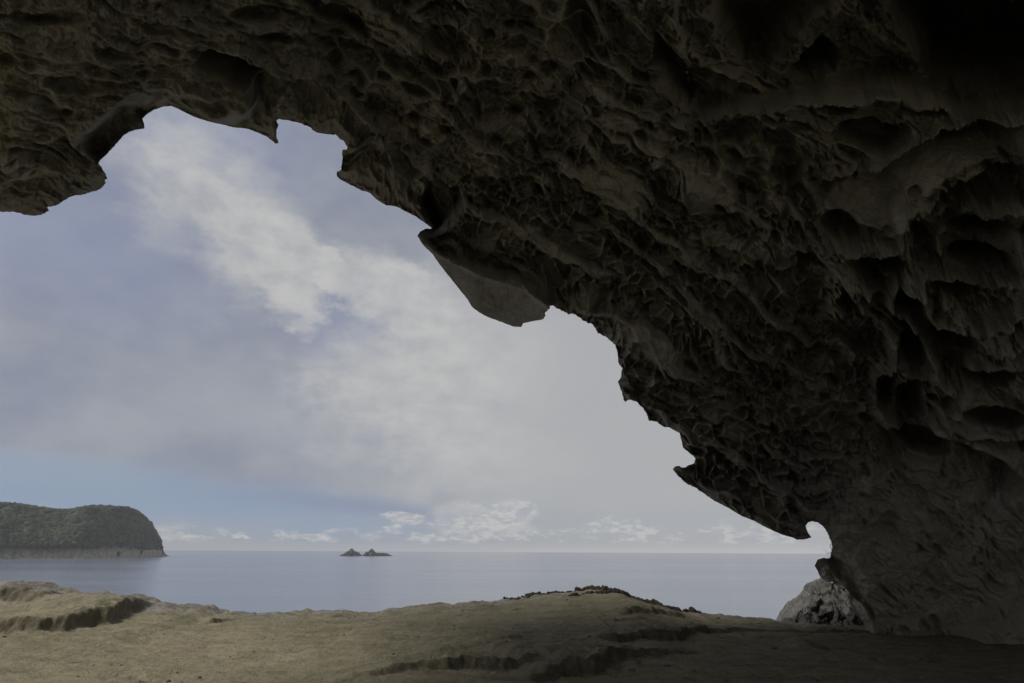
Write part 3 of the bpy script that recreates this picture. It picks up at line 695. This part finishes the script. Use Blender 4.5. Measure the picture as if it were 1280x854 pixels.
    scarp([(772,784,.2),(790,782,.2),(820,780,.2),(855,777,.2),(870,775,.2)], [0,.09,.12,.07,0], .10, .5, .8, 5, .2)
    scarp([(750,790,.2),(780,789,.2),(805,790,.2),(820,790,.2)], [0,.06,.06,0], .08, .4, .7, 6, .15)
    scarp([(0,748,.6),(14,748,.6),(30,750,.6),(45,750,.6)], [.25,.2,.12,0], .15, 1.2, .8, 7, .2)
    scarp([(255,777,.2),(268,776,.2),(285,774,.2),(296,772,.2)], [0,.06,.06,0], .08, .5, .7, 8)
    scarp([(405,780,.1),(418,779,.1),(432,778,.1)], [0,.05,0], .06, .4, .8, 9)
    scarp([(618,826,-.05),(630,825,-.05),(650,824,-.05),(662,823,-.05)], [0,.05,.04,0], .05, .5, .6, 10)
    scarp([(1120,831,-.05),(1150,831,-.05),(1180,830,-.05),(1200,829,-.05)], [0,.05,.06,0], .06, .5, .6, 11)
    scarp([(1225,816,-.05),(1245,817,-.05),(1262,815,-.05)], [0,.06,0], .06, .5, .6, 12)
    # mound with an eroded hole on its right side, hollow painted dark as shade
    c = gp(1003, 818, -.05); m = np.exp(-((x-c[0])/.33)**2-((y-c[1])/.5)**2); z = z+.17*m
    c = gp(1022, 820, -.05); m = np.exp(-((x-c[0])/.12)**2-((y-c[1]+.15)/.16)**2); z = z-.16*m; crust_shade = np.maximum(crust_shade, m*.8)
    c = gp(1040, 834, -.05); m = np.exp(-((x-c[0]-.05)/.22)**2-((y-c[1])/.10)**2); z = z-.07*m; crust_shade = np.maximum(crust_shade, m*.5)
    # small dark scabs scattered over the rock
    f1, f2, idv = worley2(x*1.5+.3*fbm2(x*3, y*3, 2, 7), y*3.1+.4*fbm2(x*3, y*3, 2, 8), 130)
    sc = np.where(idv > .80, 1-sstep(.05, .26, f1+.15*fbm2(x*7, y*9, 2, 9)), 0)
    z = z-.035*sc; crust_shade = np.maximum(crust_shade, sc*.55)
    # rough rim over the sea and the drop behind it
    rim = np.exp(-np.abs(y-ye)/.7); z = z+rim*.10*(fbm2(x*2.6, y*2.6, 4, 140, .65))
    left_grey = 1-sstep(-8.8, -6.0, x)
    grey = np.clip(sstep(-.5, .3, y-ye+.9)*sstep(-.2, .3, fbm2(x*.8, y*2, 3, 141)+.2)*.8+left_grey*.55*sstep(12, 15, y), 0, 1)
    crag = left_grey*sstep(13.4, 15, y); z = z+crag*.10*fbm2(x*2, y*2, 4, 142, .6)
    crust_shade = np.maximum(crust_shade, crag*sstep(.0, .3, fbm2(x*1.4, y*3, 4, 143))*.8)
    outb = np.maximum(y-ye, 0)
    z = z-np.minimum(outb**1.5*1.1+sstep(0, .6, outb)*.3, 18)*(1+.12*fbm2(x*.7, y*.7, 3, 144))
    return z, grey, crust_shade
def build_ground():
    xs = axis(-60, 60, -15.2, 14.5, .030, 1.09); ys = axis(-22, 26, 7.6, 16.6, .024, 1.08)
    X, Y = np.meshgrid(xs, ys); x = X.ravel(); y = Y.ravel()
    z, grey, crust_shade = ground_h(x, y)
    me = mesh_from('ground', np.stack([x, y, z], 1), [grid_faces(len(xs), len(ys))], {'grey': grey, 'crust_shade': crust_shade})
    struct(link('ground', me, MAT['ground']), label='worn tan sandstone platform on the floor of the cave')
build_ground()

# ------------------------------------------------------------ sea
SEA = -15.0
def build_sea():
    r = np.concatenate([np.linspace(4, 400, 30), np.geomspace(430, 90000, 60)]); n = 128
    a = np.linspace(0, 2*math.pi, n, endpoint=False)
    V = np.stack([np.outer(r, np.cos(a)).ravel(), np.outer(r, np.sin(a)).ravel(), np.full(len(r)*n, SEA)], 1)
    me = mesh_from('sea', V, [grid_faces(n, len(r), 0, True)])
    struct(link('sea', me, MAT['sea']), label='calm grey blue sea reaching the horizon')
build_sea()
def far(px, py_base, py=None):
    """ground position of a shore point whose waterline shows at py_base"""
    return gp(np.asarray(px, float), np.asarray(py_base, float), SEA)

# ------------------------------------------------------------ wooded headland
def build_headland():
    prof = pts([(-420,600),(-300,606),(-160,612),(-60,622),(0,627),(13,627.8),(45,632),(56,634),(80.6,636.6),(94,634.7),(112.5,631.5),(131,631.3),(161,633.4),(174,639.4),
                (187.5,651.6),(197,665.6),(201.6,675),(203,682),(206,690),(212,694.9)])
    base = pts([(-420,702),(0,698.8),(94,698.4),(150,697.2),(212,695.4)])
    n = 420; u = np.linspace(-420, 212, n)
    B = far(u, np.interp(u, base[:, 0], base[:, 1]))
    us = np.linspace(-420, 212, 1500); pr = rays(us, np.interp(us, prof[:, 0], prof[:, 1]))
    paz = np.arctan2(pr[:, 0], pr[:, 1]); psl = pr[:, 2]/np.hypot(pr[:, 0], pr[:, 1])
    sl0 = np.interp(np.arctan2(B[:, 0], B[:, 1]), paz, psl, right=psl[-1]); hd = np.stack([B[:, 0], B[:, 1], sl0*np.hypot(B[:, 0], B[:, 1])], 1)
    Bd = np.linalg.norm(B[:, :2], axis=1); hdir = B[:, :2]/Bd[:, None]
    depth = np.interp(u, [-420, 60, 150, 195, 212], [260, 200, 130, 45, 6])
    ridge_h = EYE[2]+(Bd+depth)*hd[:, 2]/np.hypot(hd[:, 0], hd[:, 1])-SEA
    v = np.concatenate([np.linspace(0, .12, 10), np.linspace(.14, 1, 46), np.linspace(1.05, 2, 16)])
    rows = []; hs = []; cliffs = []
    cl = np.interp(u, [-420, 0, 60, 94, 131, 170, 200, 212], [6, 7, 8, 9, 12, 16, 20, 3])
    for t in v:
        if t <= 1:
            dist = depth*(t**1.25)
            hh = ridge_h*np.sin(np.clip(t, 0, 1)*math.pi/2)**.82
            hh = np.where(t < .12, np.minimum(hh, cl*t/.12*1.0+0), np.maximum(hh, cl))
            hh = np.minimum(hh, ridge_h)
        else:
            dist = depth*(1+(t-1)*1.2); hh = ridge_h*np.cos((t-1)*math.pi/2)
        nz = fbm2(u/26, t*5+u*0, 3, 201)*10*min(t*2, 1) if t < 1 else 0
        rough = (fbm2(u/4.0, t*40+u*0, 4, 202, .6)*10)*(1 if t < .16 else .25)*(0 if t == 0 else 1)
        rr = Bd+dist+rough
        rows.append(np.stack([hdir[:, 0]*rr, hdir[:, 1]*rr, SEA-1+hh+(nz if t < .9 else 0)], 1)); hs.append(hh)
    R_ = np.array(rows); tgt = hd[:, 2]/np.hypot(hd[:, 0], hd[:, 1])-3.2/Bd
    for _ in range(6):
        sl_ = ((R_[:, :, 2]-EYE[2])/np.hypot(R_[:, :, 0], R_[:, :, 1])).max(0)
        f_ = (tgt*Bd+EYE[2]-SEA)/np.maximum(sl_*Bd+EYE[2]-SEA, 1); f_ = np.clip(f_, .3, 1.5)
        hz_ = R_[:, :, 2]-SEA; low_ = np.clip(hz_/(cl*1.3), 0, 1); R_[:, :, 2] = SEA+hz_*(1+(f_-1)*low_)
    rows = list(R_)
    V = np.vstack(rows)
    HT = np.concatenate([sstep(0, 3, hh_-cl-2*np.sin(u*.3)) for hh_ in hs]); me = mesh_from('headland', V, [grid_faces(n, len(v))], {'veg': HT})
    struct(link('headland', me, MAT['headrock'], smooth=False), label='distant headland with a pale rocky shore')
    # trees: crowns covering the slope, one mass
    R = np.array(rows); H = np.array(hs)
    import bmesh
    bm = bmesh.new(); bmesh.ops.create_icosphere(bm, subdivisions=2, radius=1)
    bv = np.array([p.co[:] for p in bm.verts]); bf = np.array([[p.index for p in f.verts] for f in bm.faces]); bm.free()
    vs = []; fs = []; tone = []; off = 0
    cnt = 0
    while cnt < 6500:
        a = RNG.random()**.8*(n-8); t = RNG.random()**1.1*1.04
        i = int(a); tj = np.searchsorted(v, t)-1; tj = max(0, min(tj, len(v)-2))
        p = R[tj, i]; need = cl[i]*(1.1+.35*math.sin(u[i]*.21)+.25*math.sin(u[i]*.63+t*9))+2
        if p[2]-SEA < need or u[i] > 204: 
            cnt += 1; continue
        s = RNG.uniform(4.2, 8.0)*(1 if u[i] < 180 else .6)
        disp = 1+RNG.uniform(-.30, .22, len(bv))
        b = bv*disp[:, None]*np.array([1, 1, RNG.uniform(.7, 1.05)])*s
        vs.append(b+p+np.array([0, 0, -s*.35])); fs.append(bf+off); off += len(bv)
        tn = np.clip(.42+.55*vnoise2(np.array([u[i]/22]), np.array([t*5]), 9)[0]+RNG.normal(0, .28), 0, 1)
        tone.append(np.full(len(bv), tn)); cnt += 1
    me = mesh_from('forest', np.vstack(vs), [np.vstack(fs)], {'tone': np.concatenate(tone)})
    struct(link('forest', me, MAT['forest'], smooth=False), 'stuff', 'dense dark green woodland covering the distant headland')
build_headland()

# ------------------------------------------------------------ rocks
def ico(sub):
    import bmesh
    bm = bmesh.new(); bmesh.ops.create_icosphere(bm, subdivisions=sub, radius=1)
    v = np.array([p.co[:] for p in bm.verts]); f = np.array([[p.index for p in q.verts] for q in bm.faces]); bm.free()
    return v, f
def crag_mesh(name, prof, base_py, depth, nx=90, ny=46, seed=1, rough=.12, mat=None, under=2.0):
    """rock whose skyline follows prof and whose waterline shows at base_py"""
    prof = pts(prof); u = np.linspace(prof[0, 0], prof[-1, 0], nx)
    B = far(u, np.full(nx, base_py)); hd = rays(u, np.interp(u, prof[:, 0], prof[:, 1]))
    D = np.linalg.norm(B[:, :2], axis=1); hdir = B[:, :2]/D[:, None]
    top = EYE[2]+(D+depth*.4)*hd[:, 2]/np.hypot(hd[:, 0], hd[:, 1])-SEA
    top = np.maximum(top, 0)*(1+.28*fbm2(u/1.6, u*0+seed, 3, 7))
    rows = []
    for k in range(ny):
        t = k/(ny-1); hh = top*math.sin(t*math.pi)**.6
        n = fbm2(u/3.1+seed*9, t*9+u*0, 4, seed, .6)
        wdt = np.clip(top/top.max(), .12, 1)**.6
        rr = D+depth*.4+(t-.5)*depth*wdt+n*depth*rough
        z = SEA-under*(1 if k in (0, ny-1) else 0)+hh*(1+.22*n*(0.2+math.sin(t*math.pi)))-.3
        rows.append(np.stack([hdir[:, 0]*rr, hdir[:, 1]*rr, z], 1))
    me = mesh_from(name, np.vstack(rows), [grid_faces(nx, ny)])
    return link(name, me, mat, smooth=False)
o = crag_mesh('rocky_islet', [(423.4,695),(427,693.3),(431,691.3),(433,689.6),(435,688.9),(437,686.6),(439.6,685.9),(441.4,687.2),(443,689.2),(446,689.4),(448.7,691.2),(451,693.3),(453.5,694.8)], 695.2, 60, seed=3, rough=.3, mat=MAT['islet'])
tag(o, 'small sharp peaked rocky islet far out at sea, the left one of two', 'islet', 'rocky islets far out at sea')
o = crag_mesh('rocky_islet', [(450.5,695),(452.5,694),(455,692.4),(457,690.6),(459.5,689.3),(461.9,687.4),(464,686.6),(466.6,687.3),(468,689.5),(469.8,691.2),(475,691.0),(479,691.3),(483.4,691.8),(487,693.4),(491,695)], 695.2, 60, seed=5, rough=.3, mat=MAT['islet'])
tag(o, 'longer rocky islet with a rounded hump and low right tail, the right one of two', 'islet', 'rocky islets far out at sea')

def build_boulder():
    prof = pts([(968,790),(972,778),(975,770),(982,756.8),(991.6,751),(997,744.5),(1003,740),(1007.4,734.8),(1018,730.4),(1021.5,727.2),(1029.4,727.3),(1036,729.5),(1041,731),
                (1049.6,735.4),(1057.5,737),(1063,744),(1072,756),(1086,770),(1100,790)])
    nx, ny = 260, 220; u = np.linspace(968, 1100, nx); Y0 = 19.5
    sl = []; el_ = []
    for a in u:
        d = rays(a, np.interp(a, prof[:, 0], prof[:, 1])); sl.append(d[0]/d[1]); el_.append(d[2]/d[1])
    sl = np.array(sl); top = EYE[2]+np.array(el_)*(Y0+1.3); bot = -5.0; X0 = sl*Y0
    drop = np.interp(u, [968, 985, 1000, 1030, 1060, 1100], [.25, .35, .62, .85, .55, .3])+.08*np.sin(X0*7.3+1)
    rows = []; pale = []; rust = []
    edge = np.abs(2*(u-968)/(1100-968)-1)
    for k in range(ny):
        t = k/(ny-1)
        if t < .62:   # upright front face
            q = t/.62; z = bot+(top-drop-bot)*q; yy = Y0+.18*q*q+np.zeros(nx)
        elif t < .84: # sloping top up to the skyline
            q = (t-.62)/.22; z = top-drop*(1-q**.8); yy = Y0+.18+1.12*q
        else:
            q = (t-.84)/.16; z = top-(top-bot)*q*q*.9; yy = Y0+1.3+2.4*q+np.zeros(nx)
        yy = yy+1.4*edge**4
        X = sl*yy
        f1, f2, idv = worley2(X*1.5+.25*fbm2(X*2, z*2, 2, 9), z*1.25+yy*1.3+.3*X, 303)
        g1, g2, idg = worley2(X*4.2, z*3.1+yy*3.3, 305)
        n = .36*(idv-.5)+.12*fbm2(X*3.2, z*3+yy, 5, 301, .65)-.10*(1-sstep(0, .10, f2-f1))+.05*(idg-.5)-.03*(1-sstep(0, .12, g2-g1))
        zz = z+fbm2(X*3.2, yy*3+z, 4, 304, .65)*.15*(1 if t < .9 else 0)+(.16*(idv-.5)+.07*(idg-.5))*(t > .5)
        rows.append(np.stack([X, yy-n*(1.0 if t < .62 else .4), zz], 1))
        pale.append(sstep(.60, .655, t+.03*fbm2(X*3, X*0, 3, 305))*np.ones(nx) + .12*np.exp(-((u-1050)/8)**2)+.10*np.exp(-((u-1020)/3)**2))  # weathered top against dark face, light and shade also painted in
        rust.append(np.exp(-((u-1054)/8)**2)*sstep(.5, .6, t)*(1-sstep(.66, .74, t))*.62)
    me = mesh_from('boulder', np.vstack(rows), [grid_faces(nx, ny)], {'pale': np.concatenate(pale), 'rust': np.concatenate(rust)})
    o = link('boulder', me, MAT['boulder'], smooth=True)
    tag(o, 'large pale topped grey boulder standing beyond the foot of the cave wall', 'boulder')
build_boulder()

def rock_mesh(name, seed, sub=2, flat=.6, am=.35):
    v, f = ico(sub); r = np.random.default_rng(seed)
    # facet the stone with random cuts
    v = v.copy()
    for _ in range(9):
        n = r.normal(size=3); n /= np.linalg.norm(n); c = r.uniform(.55, .85)
        d = v@n; v -= np.outer(np.clip(d-c, 0, None), n)
    v *= (1+am*.3*r.uniform(-1, 1, len(v)))[:, None]; v *= np.array([1, .8, flat])
    return mesh_from(name, v, [f])
def gz(x, y): return float(ground_h(np.array([float(x)]), np.array([float(y)]))[0][0])
def on_ground(px, py):
    z = 0.1
    for _ in range(4):
        p = gp(px, py, z); z = gz(p[0], p[1])
    return p[0], p[1], z
# dark crag on the rim: an outcrop of broken blocks
rock_protos = [rock_mesh('outcrop_block', 400+i, 2, .55+.1*(i % 3)) for i in range(7)]
for m_ in rock_protos: m_.materials.append(MAT['outcrop'])
def outcrop(line, n, smin, smax, label, seed, spread=.25, lift=.3):
    r = np.random.default_rng(seed); line = pts(line)
    root = bpy.data.objects.new('rock_outcrop', None); col.objects.link(root)
    tag(root, label, 'rock outcrop')
    c = None
    for k in range(n):
        t = r.random()*(len(line)-1); i = int(t); q = line[i]+(line[i+1]-line[i])*(t-i)
        d = rays(q[0]+r.normal(0, 2), q[1]); yy = edge_y(d[0]/d[1]*15)-abs(r.normal(0, spread))-q[2] if len(q) > 2 else 15
        xx = d[0]/d[1]*yy
        s = r.uniform(smin, smax); z = gz(xx, yy)
        if c is None:
            c = Vector((xx, yy, z)); root.location = c
        o = bpy.data.objects.new('block', rock_protos[k % 7]); col.objects.link(o); o.parent = root
        o.location = Vector((xx, yy, z+s*.12*lift))-c; o.scale = (s*r.uniform(.8, 1.5), s, s*r.uniform(.5, .95)); o.rotation_euler = (r.normal(0, .2), r.normal(0, .2), r.uniform(0, 6.28))
ln = lambda P: [(a, b, c) for a, b, c in P]
def outcrop2(P, n, smin, smax, label, seed):
    """blocks strewn along a line: (px, distance behind the rim in metres)"""
    r = np.random.default_rng(seed); P = pts(P)
    root = bpy.data.objects.new('rock_outcrop', None); col.objects.link(root); tag(root, label, 'rock outcrop')
    c = None
    for k in range(n):
        t = r.random()*(len(P)-1); i = int(t); q = P[i]+(P[i+1]-P[i])*(t-i)
        d = rays(q[0]+r.normal(0, 3), 745); xx = d[0]/d[1]*15
        for _ in range(4): yy = edge_y(xx)-q[1]+r.normal(0, .05); xx = d[0]/d[1]*yy
        s = r.uniform(smin, smax); z = gz(xx, yy)
        if c is None: c = Vector((xx, yy, z)); root.location = c
        o = bpy.data.objects.new('block', rock_protos[k % 7]); col.objects.link(o); o.parent = root
        o.location = Vector((xx, yy, z+s*.06))-c; o.scale = (s*r.uniform(.7, 1.25), s, s*r.uniform(.6, 1.15)); o.rotation_euler = (r.normal(0, .5), r.normal(0, .5), r.uniform(0, 6.28))
outcrop2([(716,.05),(750,.05),(770,.1),(785,.15),(800,.25),(830,.35),(846,.35)], 230, .04, .115, 'dark craggy outcrop along the high point of the platform rim', 11)
outcrop2([(712,.9),(735,.8),(752,.6),(765,.35),(780,.3)], 80, .03, .09, 'low dark crag slanting down in front of the high point of the rim', 12)
outcrop2([(632,.1),(655,.15),(680,.1),(700,.15),(716,.1)], 90, .03, .08, 'grey broken rocks along the rim left of the high point', 13)
outcrop2([(856,.1),(861,.1),(868,.1)], 8, .06, .12, 'small grey knob of rock on the rim right of the dark crag', 14)

def rubble(P, n, label, seed):
    r = np.random.default_rng(seed); P = pts(P)
    root = bpy.data.objects.new('rubble', None); col.objects.link(root); tag(root, label, 'rubble'); c = None
    for k in range(n):
        q = r.random()*(len(P)-1); i = int(q); a = P[i]+(P[i+1]-P[i])*(q-i)
        x, y, z = on_ground(a[0]+r.normal(0, 3), a[1]+abs(r.normal(0, 1.2))); s = r.uniform(.035, .07)*(2.0 if r.random() < .12 else 1)
        if c is None: c = Vector((x, y, z)); root.location = c
        o = bpy.data.objects.new('block', stone_protos[k % 5]); col.objects.link(o); o.parent = root
        o.location = Vector((x, y, z+s*.2))-c; o.scale = (s*r.uniform(.9, 1.5), s, s*r.uniform(.6, 1)); o.rotation_euler = (r.normal(0, .4), r.normal(0, .4), r.uniform(0, 6.28))
# single stones lying on the platform
stone_protos = [rock_mesh('stone', 500+i, 2, .6) for i in range(5)]
for m_ in stone_protos: m_.materials.append(MAT['stone'])
rubble([(1078,783),(1110,784),(1150,784),(1200,785),(1262,788)], 42, 'dusty rubble strewn along the foot of the cave wall', 21)
SPOTS = [((789,822,.05), 'pale stone under the lip of the foreground step'), ((797,819,.05), 'second pale stone under the foreground step, right of the first'),
         ((834,834,.06), 'dark fist sized stone in front of the foreground step'), ((770,848,.025), 'tiny white pebble at the foot of the lowest step'),
         ((968,812,.05), 'small dark stone left of the eroded mound'), ((700,836,.04), 'small grey stone on top of the lowest step'),
         ((1191,778,.10), 'pale flat slab of stone at the foot of the cave wall'), ((1120,783,.09), 'dusty stone where the platform meets the cave wall'),
         ((975,776,.07), 'dark stone on the rim beside the boulder'), ((1228,785,.07), 'small dark stone on the floor by the right edge')]
for k, ((px, py, s), lb) in enumerate(SPOTS):
    x, y, z = on_ground(px, py); o = bpy.data.objects.new('stone', stone_protos[k % 5]); col.objects.link(o)
    o.location = (x, y, z+s*.25); o.scale = (s*(2.2 if 'slab' in lb else 1.2), s, s*(.5 if 'slab' in lb else .9)); o.rotation_euler = (0, 0, k*1.3)
    tag(o, lb, 'stone', 'stones lying on the platform')
# grit and pebbles: uncountable
def pebbles(n=5200):
    v, f = ico(1); vs = []; fs = []; off = 0
    r = np.random.default_rng(5)
    x = r.uniform(-13, 13, n); y = 8+7*r.random(n); keep = fbm2(x*.6, y*.9, 3, 600)+r.normal(0, .2, n) > .22
    x, y = x[keep], y[keep]; z, _, _ = ground_h(x, y)
    for a, b, c in zip(x, y, z):
        s = .006+.024*r.random()**7; vv = v*(1+.3*r.uniform(-1, 1, len(v)))[:, None]*np.array([1.3, 1, .7])*s
        vs.append(vv+np.array([a, b, c+s*.2])); fs.append(f+off); off += len(v)
    me = mesh_from('pebbles', np.vstack(vs), [np.vstack(fs)])
    struct(link('pebbles', me, MAT['stone']), 'stuff', 'scattered grit and pebbles on the platform')
pebbles()

# ------------------------------------------------------------ twigs
def twig_plant(name, root_p, size, n, seed, mat, label, lean=(0, 0, 1)):
    r = np.random.default_rng(seed); V = []; F = []
    def tube(a, b, ra, rb):
        a = np.array(a); b = np.array(b); d = b-a; d /= np.linalg.norm(d)+1e-9
        s = np.cross(d, [.3, .5, .8]); s /= np.linalg.norm(s); t = np.cross(d, s); o_ = len(V)
        for k in range(5):
            q = k*2*math.pi/5; V.append(a+ra*(s*math.cos(q)+t*math.sin(q)))
        for k in range(5):
            q = k*2*math.pi/5; V.append(b+rb*(s*math.cos(q)+t*math.sin(q)))
        for k in range(5): F.append([o_+k, o_+(k+1) % 5, o_+5+(k+1) % 5, o_+5+k])
    def grow(p, d, L, rad, lev):
        q = p
        for s in range(3):
            d = d+r.normal(0, .22, 3); d /= np.linalg.norm(d); q2 = q+d*L/3
            tube(q, q2, rad*(1-s*.2), rad*(.8-s*.2)); q = q2
            if lev > 0 and r.random() < .85: grow(q, d+r.normal(0, .7, 3), L*.55, rad*.5, lev-1)
    for k in range(n):
        d = np.array(lean, float)+r.normal(0, .45, 3); d /= np.linalg.norm(d)
        grow(np.zeros(3), d, size*r.uniform(.6, 1), size*.022, 2)
    me = mesh_from(name, np.array(V), [np.array(F)]); o = link(name, me, mat); o.location = root_p
    return tag(o, label, 'shrub')
d_ = rays(1042, 690); r_ = float(shell(d_[None])[0])
twig_plant('dry_twig', Vector(EYE+d_*(r_+.25)), .26, 3, 3, MAT['twig'], 'thin bare twig sprouting from the rock edge above the sea horizon', (-.8, 0, .25))
x_, y_, z_ = on_ground(1071, 781)
twig_plant('dry_shrub', Vector((x_, y_+.5, z_-.1)), .34, 7, 8, MAT['drytwig'], 'bleached dry shrub at the foot of the cave wall beside the boulder')

# ------------------------------------------------------------ sea air
def build_haze():
    me = bpy.data.meshes.new('haze'); x, y0, y1, z0, z1 = 2600, -120, 3200, -16.2, 175
    V = [(-x, y0, z0), (x, y0, z0), (x, y1, z0), (-x, y1, z0), (-x, y0, z1), (x, y0, z1), (x, y1, z1), (-x, y1, z1)]
    me.from_pydata(V, [], [(0, 3, 2, 1), (4, 5, 6, 7), (0, 1, 5, 4), (1, 2, 6, 5), (2, 3, 7, 6), (3, 0, 4, 7)])
    m = bpy.data.materials.new('haze'); m.use_nodes = True; t = m.node_tree; t.nodes.clear()
    v = t.nodes.new('ShaderNodeVolumePrincipled'); o = t.nodes.new('ShaderNodeOutputMaterial'); t.links.new(v.outputs[0], o.inputs['Volume'])
    v.inputs['Color'].default_value = (.90, .94, 1, 1); v.inputs['Density'].default_value = HAZE
    struct(link('haze', me, m, smooth=False), 'stuff')
HAZE = .00009
if HAZE: build_haze()
